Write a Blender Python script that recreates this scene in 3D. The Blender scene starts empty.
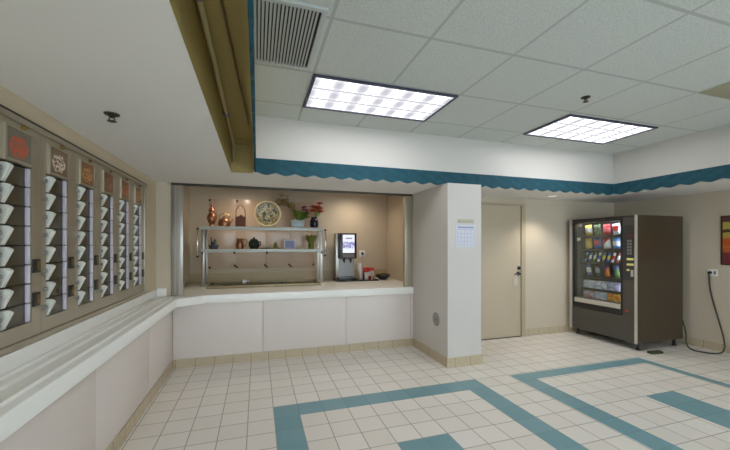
import bpy, bmesh, math, random
from mathutils import Vector, Matrix
random.seed(7)
C = bpy.context.scene.collection
PI = math.pi

# ------------------------------------------------------------------ materials
def lin(c):
    return tuple((v/255/12.92 if v/255 <= .04045 else ((v/255+.055)/1.055)**2.4) for v in c)

class N:
    """small node-graph helper"""
    def __init__(s, name):
        s.m = bpy.data.materials.new(name); s.m.use_nodes = True
        s.nt = s.m.node_tree; s.b = s.nt.nodes['Principled BSDF']; s.out = s.nt.nodes['Material Output']
        s._p = None
    def new(s, t, **k):
        n = s.nt.nodes.new(t)
        for a, v in k.items(): setattr(n, a, v)
        return n
    def link(s, a, b): s.nt.links.new(a, b)
    def put(s, sock, v):
        if isinstance(v, (int, float)): sock.default_value = v
        elif isinstance(v, tuple): sock.default_value = v + ((1,) if len(v) == 3 and len(sock.default_value) == 4 else ())
        else: s.link(v, sock)
    def math(s, op, a, b=0., c=None):
        n = s.new('ShaderNodeMath', operation=op); s.put(n.inputs[0], a); s.put(n.inputs[1], b)
        if c is not None: s.put(n.inputs[2], c)
        return n.outputs[0]
    def pos(s):
        if s._p is None:
            g = s.new('ShaderNodeNewGeometry'); x = s.new('ShaderNodeSeparateXYZ'); s.link(g.outputs['Position'], x.inputs[0])
            s._p = (x.outputs[0], x.outputs[1], x.outputs[2], g.outputs['Position'])
        return s._p
    def gen(s):
        g = s.new('ShaderNodeTexCoord'); x = s.new('ShaderNodeSeparateXYZ'); s.link(g.outputs['Generated'], x.inputs[0])
        return x.outputs[0], x.outputs[1], x.outputs[2], g.outputs['Generated']
    def mix(s, f, a, b):
        n = s.new('ShaderNodeMix', data_type='RGBA'); s.put(n.inputs[0], f); s.put(n.inputs[6], a); s.put(n.inputs[7], b)
        return n.outputs[2]
    def noise(s, scale, vec=None, detail=3):
        n = s.new('ShaderNodeTexNoise'); n.inputs['Scale'].default_value = scale; n.inputs['Detail'].default_value = detail
        s.link(vec if vec is not None else s.pos()[3], n.inputs['Vector']); return n.outputs[0]
    def ramp(s, f, stops):
        n = s.new('ShaderNodeValToRGB'); s.link(f, n.inputs[0]); e = n.color_ramp.elements
        while len(e) < len(stops): e.new(.5)
        for i, (p, c) in enumerate(stops): e[i].position = p; e[i].color = c + (1,)
        return n.outputs[0]
    def between(s, v, a, b):
        return s.math('MULTIPLY', s.math('GREATER_THAN', v, a), s.math('LESS_THAN', v, b))
    def bump(s, h, strength=.2, dist=.01):
        n = s.new('ShaderNodeBump'); n.inputs['Strength'].default_value = strength; n.inputs['Distance'].default_value = dist
        s.link(h, n.inputs['Height']); s.link(n.outputs[0], s.b.inputs['Normal'])
    def line(s, v, origin, pitch, width):
        """1 on a grid line of the given width"""
        f = s.math('FRACT', s.math('DIVIDE', s.math('SUBTRACT', v, origin), pitch))
        d = s.math('MULTIPLY', s.math('MINIMUM', f, s.math('SUBTRACT', 1., f)), pitch)
        return s.math('LESS_THAN', d, width/2)

def mat(name, c, rough=.6, metal=0., var=.06, scale=6., spec=.5, bump=0., bscale=200., emit=0.):
    n = N(name); a = lin(c)
    lo = tuple(v*(1-var) for v in a); hi = tuple(min(1, v*(1+var)) for v in a)
    n.put(n.b.inputs['Base Color'], n.mix(n.noise(scale), lo, hi))
    n.b.inputs['Roughness'].default_value = rough; n.b.inputs['Metallic'].default_value = metal
    n.b.inputs['Specular IOR Level'].default_value = spec
    if bump: n.bump(n.noise(bscale), bump, .004)
    if emit:
        n.b.inputs['Emission Color'].default_value = a + (1,); n.b.inputs['Emission Strength'].default_value = emit
    return n.m

def brushed(name, c, rough=.32, axis=2):
    n = N(name); mp = n.new('ShaderNodeMapping'); n.link(n.pos()[3], mp.inputs[0])
    sc = [90, 90, 90]; sc[axis] = 1.5; mp.inputs['Scale'].default_value = sc
    nz = n.noise(2., mp.outputs[0], 2); a = lin(c)
    n.put(n.b.inputs['Base Color'], n.mix(nz, tuple(v*.88 for v in a), tuple(min(1, v*1.1) for v in a)))
    n.b.inputs['Metallic'].default_value = .85; n.b.inputs['Roughness'].default_value = rough
    return n.m

def duo(name, a, b, k=0, rough=.35):
    """printed wrapper: two colours in a band/diagonal/blob pattern"""
    n = N(name); x, y, z, v = n.gen()
    if k == 0: f = n.between(z, .3, .68)
    elif k == 1: f = n.math('GREATER_THAN', n.math('ADD', y, z), 1.0)
    elif k == 2: f = n.math('GREATER_THAN', n.noise(4., v), .52)
    else: f = n.math('MULTIPLY', n.between(z, .35, .75), n.between(y, .2, .8))
    n.put(n.b.inputs['Base Color'], n.mix(f, lin(a), lin(b))); n.b.inputs['Roughness'].default_value = rough
    return n.m

M = {}
M['wall'] = mat('beige_paint', (202, 189, 168), .65, var=.03, scale=2, bump=.08, bscale=120)
M['wall_tan'] = mat('tan_beige_paint', (206, 190, 162), .65, var=.03, scale=2, bump=.08, bscale=120)
M['niche'] = mat('warm_niche_paint', (200, 184, 160), .65, var=.03, scale=2)
M['pillar'] = mat('cream_paint', (208, 203, 196), .6, var=.025, scale=2, bump=.08, bscale=120)
M['soffit'] = mat('soffit_white_paint', (236, 233, 228), .7, var=.02, scale=2)
M['bulk'] = mat('bulkhead_white_paint', (204, 200, 193), .65, var=.02, scale=2)
M['tan'] = mat('ochre_tan_paint', (178, 158, 96), .6, var=.05, scale=3)
M['door'] = mat('door_cream_enamel', (192, 178, 154), .45, var=.02, scale=3)
M['frame'] = mat('door_frame_enamel', (180, 166, 141), .45, var=.02)
M['counter'] = mat('white_solid_surface', (242, 241, 234), .32, var=.02, scale=8)
M['cpanel'] = mat('pale_laminate', (221, 211, 203), .45, var=.015, scale=3)
M['gap'] = mat('shadow_gap', (120, 108, 92), .8)
M['steel'] = brushed('brushed_steel', (172, 167, 158), .3)
M['warmsteel'] = brushed('brushed_steel_warm', (190, 182, 164), .40)
M['darksteel'] = mat('dark_steel', (70, 64, 54), .4, .6)
M['chrome'] = mat('chrome', (215, 215, 215), .15, 1.)
M['pewter'] = mat('dull_grey_metal', (150, 150, 146), .4, .4)
M['brownglass'] = mat('smoked_compartment_door', (74, 66, 48), .2, var=.25, scale=14)
M['flap'] = mat('white_plastic_flap', (236, 236, 226), .4, var=.03)
M['lavender'] = mat('pale_label_strip', (222, 216, 228), .5, var=.04)
M['black'] = mat('black_plastic', (26, 25, 25), .4)
M['brass'] = mat('aged_brass', (140, 110, 50), .35, .8)
M['copper'] = mat('polished_copper', (172, 116, 84), .36, .8, var=.2, scale=30)
M['brown'] = mat('reddish_brown_wicker', (104, 52, 28), .6, var=.3, scale=60)
M['darkgreen'] = mat('dark_green_ceramic', (40, 48, 40), .25)
M['navy'] = mat('dark_blue_glass_vase', (36, 32, 56), .2)
M['slate'] = mat('charcoal_metal', (58, 56, 58), .35, .4)
M['leaf'] = mat('leaf_green', (92, 120, 42), .5, var=.3, scale=40)
M['olive'] = mat('olive_leaf', (120, 122, 48), .5, var=.3, scale=40)
M['dry'] = mat('dry_branch', (142, 118, 72), .7, var=.3, scale=40)
M['red'] = mat('red_petals', (186, 50, 38), .5, var=.25, scale=50)
M['purple'] = mat('purple_petals', (146, 60, 110), .5, var=.25, scale=50)
M['planter'] = mat('pale_blue_ceramic', (176, 188, 190), .3, var=.12, scale=25)
M['cord'] = mat('grey_rubber_cord', (74, 70, 62), .6)
M['white'] = mat('white_plastic', (232, 230, 224), .4)
M['paper'] = mat('white_paper', (214, 214, 224), .7, var=.02)
M['ink'] = mat('blue_grey_ink', (150, 158, 190), .7)
M['plate_olive'] = mat('olive_sign_plate', (186, 180, 154), .5)
M['vendside'] = mat('brown_painted_steel', (76, 64, 50), .32, .25, var=.08, scale=3)
M['vendfront'] = mat('charcoal_painted_steel', (78, 74, 67), .4, .1, var=.05, scale=5)
M['vendblack'] = mat('black_bezel', (30, 29, 32), .3)
M['vendtrim'] = mat('satin_aluminium', (206, 202, 194), .35, .6)
M['vendliner'] = mat('dark_liner', (44, 42, 42), .6)
M['hatch'] = mat('pale_metal_hatch', (192, 186, 174), .4, .2)
M['lcd'] = mat('pale_yellow_button', (216, 208, 130), .5, emit=.15)
M['grey'] = mat('grey_plastic', (128, 122, 118), .5)
M['redplastic'] = mat('red_plastic', (190, 40, 36), .4)
M['dimred'] = mat('dim_red_display', (96, 44, 44), .3)
M['hanger'] = mat('cream_card', (208, 198, 182), .5)
M['panelgrey'] = mat('charcoal_panel', (54, 52, 52), .4)
M['ventmetal'] = mat('grey_vent_enamel', (196, 200, 198), .5)
M['ventdark'] = mat('duct_dark', (48, 50, 50), .8)
M['lightframe'] = mat('dark_blue_grey_frame', (62, 64, 84), .5)
M['stain'] = mat('tan_ceiling_panel', (172, 166, 142), .8, var=.05)
M['wood'] = mat('dark_brown_frame_wood', (74, 48, 32), .45, var=.2, scale=30)
M['wellpan'] = mat('brown_steel_pan', (112, 100, 74), .35, .4)
M['well'] = mat('dull_brown_metal', (150, 136, 104), .4, .5)
M['backsplash'] = mat('tan_backsplash', (180, 162, 130), .5)
M['panelpink'] = mat('pinkish_beige_gloss_panel', (196, 170, 146), .22, var=.03, scale=2)
M['pipe'] = mat('painted_conduit', (196, 180, 130), .45)
M['greenrubber'] = mat('dark_green_rubber', (52, 62, 36), .6)
M['grille'] = mat('grey_perforated_metal', (150, 148, 146), .45, .3, var=.25, scale=160)

def glass(name, tint=(1, 1, 1), refl=.08):
    n = N(name); t = n.new('ShaderNodeBsdfTransparent'); t.inputs[0].default_value = tint + (1,)
    g = n.new('ShaderNodeBsdfGlossy'); g.inputs['Roughness'].default_value = .05
    fr = n.new('ShaderNodeFresnel'); fr.inputs[0].default_value = 1.5
    mx = n.new('ShaderNodeMixShader'); n.link(n.math('MULTIPLY', fr.outputs[0], refl*10), mx.inputs[0])
    n.link(t.outputs[0], mx.inputs[1]); n.link(g.outputs[0], mx.inputs[2]); n.link(mx.outputs[0], n.out.inputs[0])
    # a little procedural smudge in the reflection's sharpness
    n.link(n.math('MULTIPLY', n.noise(9.), .12), g.inputs['Roughness'])
    return n.m
M['glass'] = glass('clear_glass', (.93, .96, .94), .07)
M['shelfglass'] = glass('shelf_glass', (.80, .88, .84), .1)
M['glassedge'] = mat('green_white_glass_edge', (198, 202, 194), .25)

# floor: cream square tiles with teal border tiles laid as frames and bars
def floor_mat():
    n = N('ceramic_floor_tile'); x, y, z, p = n.pos(); T = .2074; X0 = .133; Y0 = 3.11
    grout = n.math('MAXIMUM', n.line(x, X0, T, .0085), n.line(y, Y0, T, .0085))
    def rect(x0, x1, y1, y0=-9.):
        return n.math('MULTIPLY', n.between(x, x0, x1), n.between(y, y0, y1))
    def ring(xa, xb, yt, wl, wr, wt):
        o = rect(xa, xb, yt); i = rect(xa+wl, xb-wr, yt-wt)
        return n.math('SUBTRACT', o, i)
    e = .0
    t = n.math('ADD', ring(X0, X0+10*T, Y0, T, T, T), rect(X0+4*T, X0+6*T, Y0-4*T))
    xb = 2.636
    t = n.math('ADD', t, n.math('ADD', ring(xb, 4.616, 3.09, T, .115, .165), rect(3.50, 3.885, 2.285)))
    t = n.math('MINIMUM', t, 1.)
    cx = n.math('FLOOR', n.math('DIVIDE', n.math('SUBTRACT', x, X0), T)); cy = n.math('FLOOR', n.math('DIVIDE', n.math('SUBTRACT', y, Y0), T))
    cb = n.new('ShaderNodeCombineXYZ'); n.link(cx, cb.inputs[0]); n.link(cy, cb.inputs[1])
    wn = n.new('ShaderNodeTexWhiteNoise', noise_dimensions='2D'); n.link(cb.outputs[0], wn.inputs['Vector'])
    cream = n.mix(wn.outputs[0], lin((222, 215, 205)), lin((229, 223, 214)))
    cream = n.mix(n.math('MULTIPLY', n.noise(40.), .25), cream, lin((208, 200, 187)))
    teal = n.mix(wn.outputs[0], lin((112, 152, 160)), lin((122, 160, 167)))
    teal = n.mix(n.math('MULTIPLY', n.noise(40.), .25), teal, lin((104, 140, 147)))
    gcol = n.mix(t, lin((174, 167, 156)), lin((120, 154, 158)))
    col = n.mix(grout, n.mix(t, cream, teal), gcol)
    n.put(n.b.inputs['Base Color'], col)
    n.put(n.b.inputs['Roughness'], n.math('ADD', .34, n.math('MULTIPLY', grout, .4)))
    n.bump(n.math('SUBTRACT', 1., grout), .25, .003)
    return n.m

def ceil_mat():
    n = N('acoustic_ceiling_tile'); x, y, z, p = n.pos()
    g = n.math('MAXIMUM', n.line(x, .41, .64, .022), n.line(y, 3.25, .655, .022))
    f = n.noise(120., p, 3)
    base = n.ramp(f, [(.3, lin((190, 193, 188))), (.5, lin((210, 213, 207))), (.7, lin((222, 225, 219)))])
    n.put(n.b.inputs['Base Color'], n.mix(g, base, lin((184, 187, 182))))
    n.b.inputs['Roughness'].default_value = .85
    n.bump(n.math('MULTIPLY', f, n.math('SUBTRACT', 1., g)), .3, .003)
    return n.m

def base_mat():
    n = N('beige_base_tile'); x, y, z, p = n.pos()
    g = n.math('MAXIMUM', n.line(x, .133, .2074, .006), n.line(y, 3.11, .2074, .006))
    c = n.mix(n.noise(30.), lin((182, 166, 138)), lin((198, 184, 156)))
    n.put(n.b.inputs['Base Color'], n.mix(g, c, lin((146, 130, 100)))); n.b.inputs['Roughness'].default_value = .4
    return n.m

def valance_mat():
    n = N('teal_fabric'); x, y, z, p = n.pos()
    s = n.math('ADD', x, y)
    w = n.math('SINE', n.math('ADD', n.math('MULTIPLY', s, 31.4), n.math('MULTIPLY', z, 60.)))
    f = n.math('ADD', n.math('MULTIPLY', w, .10), n.noise(14., p))
    n.put(n.b.inputs['Base Color'], n.ramp(f, [(.1, lin((12, 60, 72))), (.5, lin((17, 72, 86))), (.95, lin((25, 86, 98)))]))
    n.b.inputs['Roughness'].default_value = .8
    return n.m

def diffuser_mat(strength):
    """louvred fluorescent lens: three bright tubes across, softer where the louvre blades cross"""
    n = N('lit_louvre_lens'); x, y, z, v = n.gen()
    def tri(u, k, ph=0.):
        return n.math('ABSOLUTE', n.math('SUBTRACT', n.math('MULTIPLY', n.math('FRACT', n.math('ADD', n.math('MULTIPLY', u, k), ph)), 2.), 1.))
    def soft(u, lo, hi):
        m = n.new('ShaderNodeMapRange', interpolation_type='SMOOTHSTEP'); n.link(u, m.inputs[0]); m.inputs[1].default_value = lo; m.inputs[2].default_value = hi; return m.outputs[0]
    bx = soft(tri(x, 6.), .3, .95); by = soft(tri(y, 3., .5), -.1, .75)
    cross = n.math('MULTIPLY', n.math('MULTIPLY', bx, by), .84)
    line = n.math('MULTIPLY', soft(tri(y, 3.), .6, .95), .76)
    dim = n.math('MAXIMUM', cross, line)
    e = n.new('ShaderNodeEmission')
    n.put(e.inputs[0], n.mix(dim, (.97, .97, 1.), (.84, .84, .95)))
    s1 = soft(dim, .08, .28)
    lo = n.math('SUBTRACT', .82, n.math('MULTIPLY', dim, .36))
    n.put(e.inputs[1], n.math('ADD', n.math('MULTIPLY', n.math('SUBTRACT', 1., s1), strength), n.math('MULTIPLY', s1, lo)))
    n.link(e.outputs[0], n.out.inputs[0])
    return n.m

def emit_mat(name, c, s):
    n = N(name); e = n.new('ShaderNodeEmission'); e.inputs[1].default_value = s
    n.put(e.inputs[0], n.mix(n.noise(5.), lin(c), tuple(v*.94 for v in lin(c)))); n.link(e.outputs[0], n.out.inputs[0]); return n.m

def food_photo(name, bg, a, b):
    n = N(name); x, y, z, v = n.gen()
    d = n.math('SQRT', n.math('ADD', n.math('POWER', n.math('MULTIPLY', n.math('SUBTRACT', y, .5), 1.0), 2.), n.math('POWER', n.math('SUBTRACT', z, .45), 2.)))
    inside = n.math('LESS_THAN', n.math('ADD', d, n.math('MULTIPLY', n.noise(5., v), .12)), .43)
    food = n.ramp(n.noise(8., v, 1), [(.42, lin(a)), (.58, lin(b))])
    n.put(n.b.inputs['Base Color'], n.mix(inside, lin(bg), food)); n.b.inputs['Roughness'].default_value = .35
    return n.m

def art_mat():
    n = N('striped_abstract_canvas'); x, y, z, v = n.gen()
    f = n.math('ADD', z, n.math('MULTIPLY', n.math('SUBTRACT', n.noise(4., v), .5), .10))
    c = n.ramp(f, [(.0, lin((112, 42, 52))), (.24, lin((128, 48, 50))), (.26, lin((186, 92, 30))), (.36, lin((198, 120, 42))), (.38, lin((196, 84, 30))), (.52, lin((204, 106, 40))), (.54, lin((176, 150, 62))), (.64, lin((190, 160, 70))), (.66, lin((84, 40, 34))), (.70, lin((86, 40, 36))), (.72, lin((184, 168, 76))), (.84, lin((190, 172, 80))), (.86, lin((96, 44, 50)))])
    for nd in n.nt.nodes:
        if nd.type == 'VALTORGB' : nd.color_ramp.interpolation = 'CONSTANT'
    n.put(n.b.inputs['Base Color'], c); n.b.inputs['Roughness'].default_value = .6
    return n.m

def screen_mat():
    n = N('backlit_menu_screen'); x, y, z, v = n.gen()
    band = n.math('MULTIPLY', n.between(z, .25, .62), n.math('GREATER_THAN', n.noise(7., v), .47))
    top = n.math('MULTIPLY', n.between(z, .76, .84), n.between(x, .25, .8))
    c = n.mix(band, (.86, .88, 1.), lin((150, 146, 196))); c = n.mix(top, c, lin((150, 150, 172)))
    e = n.new('ShaderNodeEmission'); e.inputs[1].default_value = .78; n.link(c, e.inputs[0]); n.link(e.outputs[0], n.out.inputs[0])
    return n.m

def plate_mat():
    n = N('painted_ceramic_plate'); x, y, z, v = n.gen()
    d = n.math('SQRT', n.math('ADD', n.math('POWER', n.math('SUBTRACT', x, .5), 2.), n.math('POWER', n.math('SUBTRACT', z, .5), 2.)))
    pat = n.ramp(n.noise(7., v, 2), [(.40, lin((62, 70, 50))), (.47, lin((150, 140, 100))), (.53, lin((206, 190, 146))), (.60, lin((120, 92, 56)))])
    rim = n.math('GREATER_THAN', d, .44)
    n.put(n.b.inputs['Base Color'], n.mix(rim, pat, lin((222, 206, 164)))); n.b.inputs['Roughness'].default_value = .25
    return n.m

M['floor'] = floor_mat(); M['ceil'] = ceil_mat(); M['base'] = base_mat(); M['valance'] = valance_mat()
M['lens'] = diffuser_mat(11.5)
M['bulb_warm'] = emit_mat('warm_downlight_bulb', (255, 226, 184), 6.)
M['bulb_dim'] = emit_mat('dim_downlight_lens', (255, 240, 220), .7)
M['tube'] = emit_mat('cabinet_fluorescent_tube', (236, 240, 255), 26.)
M['art'] = art_mat(); M['screen'] = screen_mat(); M['plate'] = plate_mat()

# ------------------------------------------------------------------ mesh building
class MB:
    def __init__(s): s.bm = bmesh.new(); s.mi = 0
    def _tag(s, n0):
        s.bm.faces.ensure_lookup_table()
        for f in s.bm.faces[n0:]: f.material_index = s.mi
    def box(s, x0, x1, y0, y1, z0, z1, bev=0., rot=None):
        t = bmesh.new(); bmesh.ops.create_cube(t, size=1)
        c = Vector(((x0+x1)/2, (y0+y1)/2, (z0+z1)/2)); d = (x1-x0, y1-y0, z1-z0)
        for v in t.verts: v.co = Vector((v.co.x*d[0], v.co.y*d[1], v.co.z*d[2]))
        if bev: bmesh.ops.bevel(t, geom=t.edges[:], offset=min(bev, min(d)*.45), segments=2, affect='EDGES', profile=.6)
        mtx = Matrix.Translation(c) @ (rot.to_4x4() if rot else Matrix())
        bmesh.ops.transform(t, matrix=mtx, verts=t.verts); s._join(t); return s
    def _join(s, t):
        for f in t.faces: f.material_index = s.mi
        me = bpy.data.meshes.new('tmp'); t.to_mesh(me); t.free(); n0 = len(s.bm.faces); s.bm.from_mesh(me); bpy.data.meshes.remove(me)
        s._tag(n0)
    def cyl(s, p0, p1, r, r2=None, seg=16):
        p0 = Vector(p0); p1 = Vector(p1); d = p1-p0; t = bmesh.new()
        bmesh.ops.create_cone(t, cap_ends=True, segments=seg, radius1=r, radius2=r if r2 is None else r2, depth=d.length)
        q = Vector((0, 0, 1)).rotation_difference(d.normalized()).to_matrix().to_4x4()
        bmesh.ops.transform(t, matrix=Matrix.Translation((p0+p1)/2) @ q, verts=t.verts); s._join(t); return s
    def ball(s, c, r, sc=(1, 1, 1), seg=14):
        t = bmesh.new(); bmesh.ops.create_uvsphere(t, u_segments=seg, v_segments=max(6, seg//2+1), radius=r)
        bmesh.ops.transform(t, matrix=Matrix.Translation(c) @ Matrix.Diagonal(sc + (1,)), verts=t.verts); s._join(t); return s
    def lathe(s, prof, c=(0, 0, 0), seg=24, axis='Z', cap=True):
        t = bmesh.new(); rings = []
        for r, h in prof:
            ring = []
            for i in range(seg):
                a = 2*PI*i/seg; u, w = r*math.cos(a), r*math.sin(a)
                p = (u, w, h) if axis == 'Z' else ((u, -h, w) if axis == 'Y' else (h, u, w))
                ring.append(t.verts.new(Vector(c)+Vector(p)))
            rings.append(ring)
        for a, b in zip(rings, rings[1:]):
            for i in range(seg): t.faces.new((a[i], a[(i+1) % seg], b[(i+1) % seg], b[i]))
        if cap:
            if prof[0][0] > 1e-4: t.faces.new(rings[0][::-1])
            if prof[-1][0] > 1e-4: t.faces.new(rings[-1])
        bmesh.ops.remove_doubles(t, verts=t.verts, dist=1e-5); bmesh.ops.recalc_face_normals(t, faces=t.faces); s._join(t); return s
    def tube(s, pts, r, seg=10):
        pts = [Vector(p) for p in pts]; t = bmesh.new(); rings = []; up = None
        for i, p in enumerate(pts):
            d = ((pts[min(i+1, len(pts)-1)]-pts[max(i-1, 0)])).normalized()
            if up is None: up = d.orthogonal().normalized()
            up = (up-d*up.dot(d)).normalized(); sd = d.cross(up)
            rr = r[i] if isinstance(r, (list, tuple)) else r
            rings.append([t.verts.new(p+(up*math.cos(2*PI*k/seg)+sd*math.sin(2*PI*k/seg))*rr) for k in range(seg)])
        for a, b in zip(rings, rings[1:]):
            for i in range(seg): t.faces.new((a[i], a[(i+1) % seg], b[(i+1) % seg], b[i]))
        t.faces.new(rings[0][::-1]); t.faces.new(rings[-1]); bmesh.ops.recalc_face_normals(t, faces=t.faces); s._join(t); return s
    def prism(s, poly, a, b, axis='Z', bev=0.):
        """poly: 2-D outline; axis Z: (x,y), Y: (x,z), X: (y,z); extruded from a to b"""
        t = bmesh.new()
        f3 = {'Z': lambda p, h: (p[0], p[1], h), 'Y': lambda p, h: (p[0], h, p[1]), 'X': lambda p, h: (h, p[0], p[1])}[axis]
        lo = [t.verts.new(f3(p, a)) for p in poly]; hi = [t.verts.new(f3(p, b)) for p in poly]
        t.faces.new(lo); t.faces.new(hi); k = len(poly)
        for i in range(k): t.faces.new((lo[i], lo[(i+1) % k], hi[(i+1) % k], hi[i]))
        bmesh.ops.recalc_face_normals(t, faces=t.faces)
        if bev: bmesh.ops.bevel(t, geom=t.edges[:], offset=bev, segments=2, affect='EDGES', profile=.6)
        s._join(t); return s
    def bag(s, c, w, h, d, tilt=0., turn=0., n=8):
        """pillow pack facing -X"""
        t = bmesh.new(); bmesh.ops.create_grid(t, x_segments=n, y_segments=n, size=.5)
        bk = bmesh.new(); bmesh.ops.create_grid(bk, x_segments=n, y_segments=n, size=.5)
        rot = Matrix.Rotation(turn, 3, 'Z') @ Matrix.Rotation(tilt, 3, 'X')
        for bm_, sg in ((t, -1), (bk, 1)):
            for v in bm_.verts:
                u, q = v.co.x*2, v.co.y*2
                e = max(0., (1-u*u))**.5*max(0., 1-abs(q)**3)**.6
                wv = 1-.08*(1-abs(q))*0 + .03*math.sin(9*q)
                v.co = rot @ Vector((sg*d/2*e, u*w/2*wv*(1-.06*(1-q*q)), q*h/2)) + Vector(c)
            if sg == 1: bmesh.ops.reverse_faces(bm_, faces=bm_.faces)
            s._join(bm_)
        return s
    def leaf(s, p, d, l, w, droop=.2):
        """curved two-sided leaf of real (small) thickness"""
        p = Vector(p); d = Vector(d).normalized(); sd = d.cross(Vector((0, 0, 1)))
        sd = sd.normalized() if sd.length > 1e-3 else Vector((1, 0, 0)); nn = sd.cross(d).normalized(); t = bmesh.new(); K = 5; up = []; dn = []
        for i in range(K+1):
            u = i/K; ww = w*math.sin(PI*min(1, .08+u*.92))**.8*.5; c = p+d*l*u-Vector((0, 0, 1))*droop*l*u*u
            up.append([t.verts.new(c+sd*ww*k+nn*(.002+abs(k)*ww*.25)) for k in (-1, 0, 1)]); dn.append([t.verts.new(c+sd*ww*k+nn*(abs(k)*ww*.25-.001)) for k in (-1, 0, 1)])
        for i in range(K):
            for k in (0, 1):
                t.faces.new((up[i][k], up[i][k+1], up[i+1][k+1], up[i+1][k])); t.faces.new((dn[i][k], dn[i+1][k], dn[i+1][k+1], dn[i][k+1]))
            for k in (0, 2): t.faces.new((up[i][k], up[i+1][k], dn[i+1][k], dn[i][k]))
        bmesh.ops.recalc_face_normals(t, faces=t.faces); s._join(t); return s
    def build(s, name, m, parent=None, sharp=38):
        me = bpy.data.meshes.new(name)
        if parent is not None:
            off = wloc(parent); bmesh.ops.translate(s.bm, vec=-off, verts=s.bm.verts)
        s.bm.to_mesh(me); s.bm.free()
        for q in (m if isinstance(m, (list, tuple)) else [m]): me.materials.append(q)
        me.shade_smooth(); me.set_sharp_from_angle(angle=math.radians(sharp))
        o = bpy.data.objects.new(name, me); C.objects.link(o)
        if parent is not None: o.parent = parent
        return o

def wloc(o):
    v = Vector((0, 0, 0))
    while o is not None: v += Vector(o.location); o = o.parent
    return v
def tag(o, label, cat, group=None, kind=None):
    o['label'] = label; o['category'] = cat
    if group: o['group'] = group
    if kind: o['kind'] = kind
    return o
def thing(name, loc, label, cat, group=None):
    o = bpy.data.objects.new(name, None); C.objects.link(o); o.location = loc; o.empty_display_size = .1
    return tag(o, label, cat, group)
def copy_tree(o, parent=None):
    c = o.copy(); C.objects.link(c)
    if parent is not None: c.parent = parent
    for ch in [k for k in o.children]: copy_tree(ch, c)
    return c
def struct(name, mb, m, label, cat):
    return tag(mb.build(name, m), label, cat, kind='structure')
def box(*a, **k): return MB().box(*a, **k)

# ------------------------------------------------------------------ the room
ZS = 2.155; ZC = 2.743; YB = -2.6
struct('floor', box(-1.3, 6.1, YB, 4.55, -.08, 0), M['floor'], 'cream tiled floor with teal tile borders', 'floor')
struct('ceiling', box(-.03, 4.95, YB, 3.66, ZC, ZC+.08), M['ceil'], 'raised grid ceiling of grey white acoustic tiles', 'ceiling')

mb = MB(); mb.box(-1.3, -.25, YB, 3.64, ZS, 2.9); mb.bm.faces.ensure_lookup_table()
for f in mb.bm.faces:
    if f.normal.x > .9: f.material_index = 1
struct('trim_1', mb, [M['soffit'], M['tan']], 'low white soffit over the left food windows', 'soffit')
def soffit_block(*d):
    m = box(*d); m.bm.faces.ensure_lookup_table()
    for f in m.bm.faces:
        if f.normal.z < -.9: f.material_index = 1
    return m
struct('trim_2', soffit_block(-1.3, 4.93, 3.64, 4.57, ZS, 2.9), [M['bulk'], M['soffit']], 'low white soffit along the back counter and door', 'soffit')
struct('trim_3', soffit_block(4.93, 6.1, YB, 4.57, ZS, 2.9), [M['bulk'], M['soffit']], 'low white soffit over the vending machine side', 'soffit')
mb = MB(); mb.box(-.042, -.03, YB, 3.64, 2.195, 2.83); mb.box(-.25, -.042, YB, 3.64, 2.46, 2.54); mb.box(-.25, -.042, 3.60, 3.64, ZS, 2.46)
mb.box(-.25, -.042, 3.575, 3.60, 2.425, 2.46)
struct('trim_4', mb, M['tan'], 'ochre slot lining beside the left soffit edge', 'slot')

mb = MB()
mb.box(-1.3, -1.11, YB, 4.45, 0, .932); mb.box(-1.3, -1.11, YB, 4.45, 2.05, ZS)
mb.box(-1.3, -1.11, YB, 1.88, .932, 2.05); mb.box(-1.3, -1.11, 4.062, 4.45, .932, 2.05); mb.box(-1.3, -1.25, 1.88, 4.062, .932, 2.05)
struct('wall_left', mb, M['wall_tan'], 'beige left wall around the food windows', 'wall')
mb = MB(); mb.box(-1.3, -.957, 4.45, 4.58, .836, ZS); mb.box(-1.3, -1.0, 4.45, 4.58, 0, .836); mb.box(-1.0, 2.114, 4.45, 4.58, 0, .74)
struct('wall_counter', mb, M['wall'], 'beige wall around the serving opening', 'wall')
struct('wall_pillar', box(2.114, 2.572, 3.5, 4.58, 0, ZS), M['pillar'], 'cream square pillar between counter and door', 'pillar')
struct('wall_back', box(2.572, 6.05, 4.37, 4.58, 0, ZS), M['wall'], 'beige back wall with the door', 'wall')
struct('wall_right', box(5.93, 6.1, YB, 4.37, 0, ZS), M['wall'], 'beige right wall behind the vending machine', 'wall')
mb = MB(); mb.box(-1.3, -.95, YB-.12, YB, 0, 2.9); mb.box(5.75, 6.1, YB-.12, YB, 0, 2.9); mb.box(-.95, 5.75, YB-.12, YB, 0, .45); mb.box(-.95, 5.75, YB-.12, YB, 2.12, 2.9)
struct('wall_front', mb, M['wall'], 'beige wall behind the viewer', 'wall')
mb = MB(); mb.box(-1.1, -1.0, 4.58, 5.95, 0, 2.36); mb.box(2.27, 2.37, 4.58, 5.95, 0, 2.36); mb.box(-1.0, 2.27, 5.85, 5.95, 0, 2.36)
mb.box(2.114, 2.27, 4.57, 4.60, .835, 2.36); mb.box(-1.0, 2.27, 4.57, 4.60, ZS, 2.36)
struct('wall_niche', mb, M['niche'], 'warm beige walls inside the serving niche', 'wall')
struct('ceiling_niche', box(-1.1, 2.37, 4.57, 5.95, 2.36, 2.42), M['niche'], 'low ceiling inside the serving niche', 'ceiling')
struct('baseboard_left', box(-.935, -.923, YB, 4.43, 0, .1), M['base'], 'beige tile base along the left counter', 'baseboard')
struct('baseboard_counter', box(-.923, 2.114, 4.418, 4.43, 0, .1), M['base'], 'beige tile base under the back counter', 'baseboard')
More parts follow.
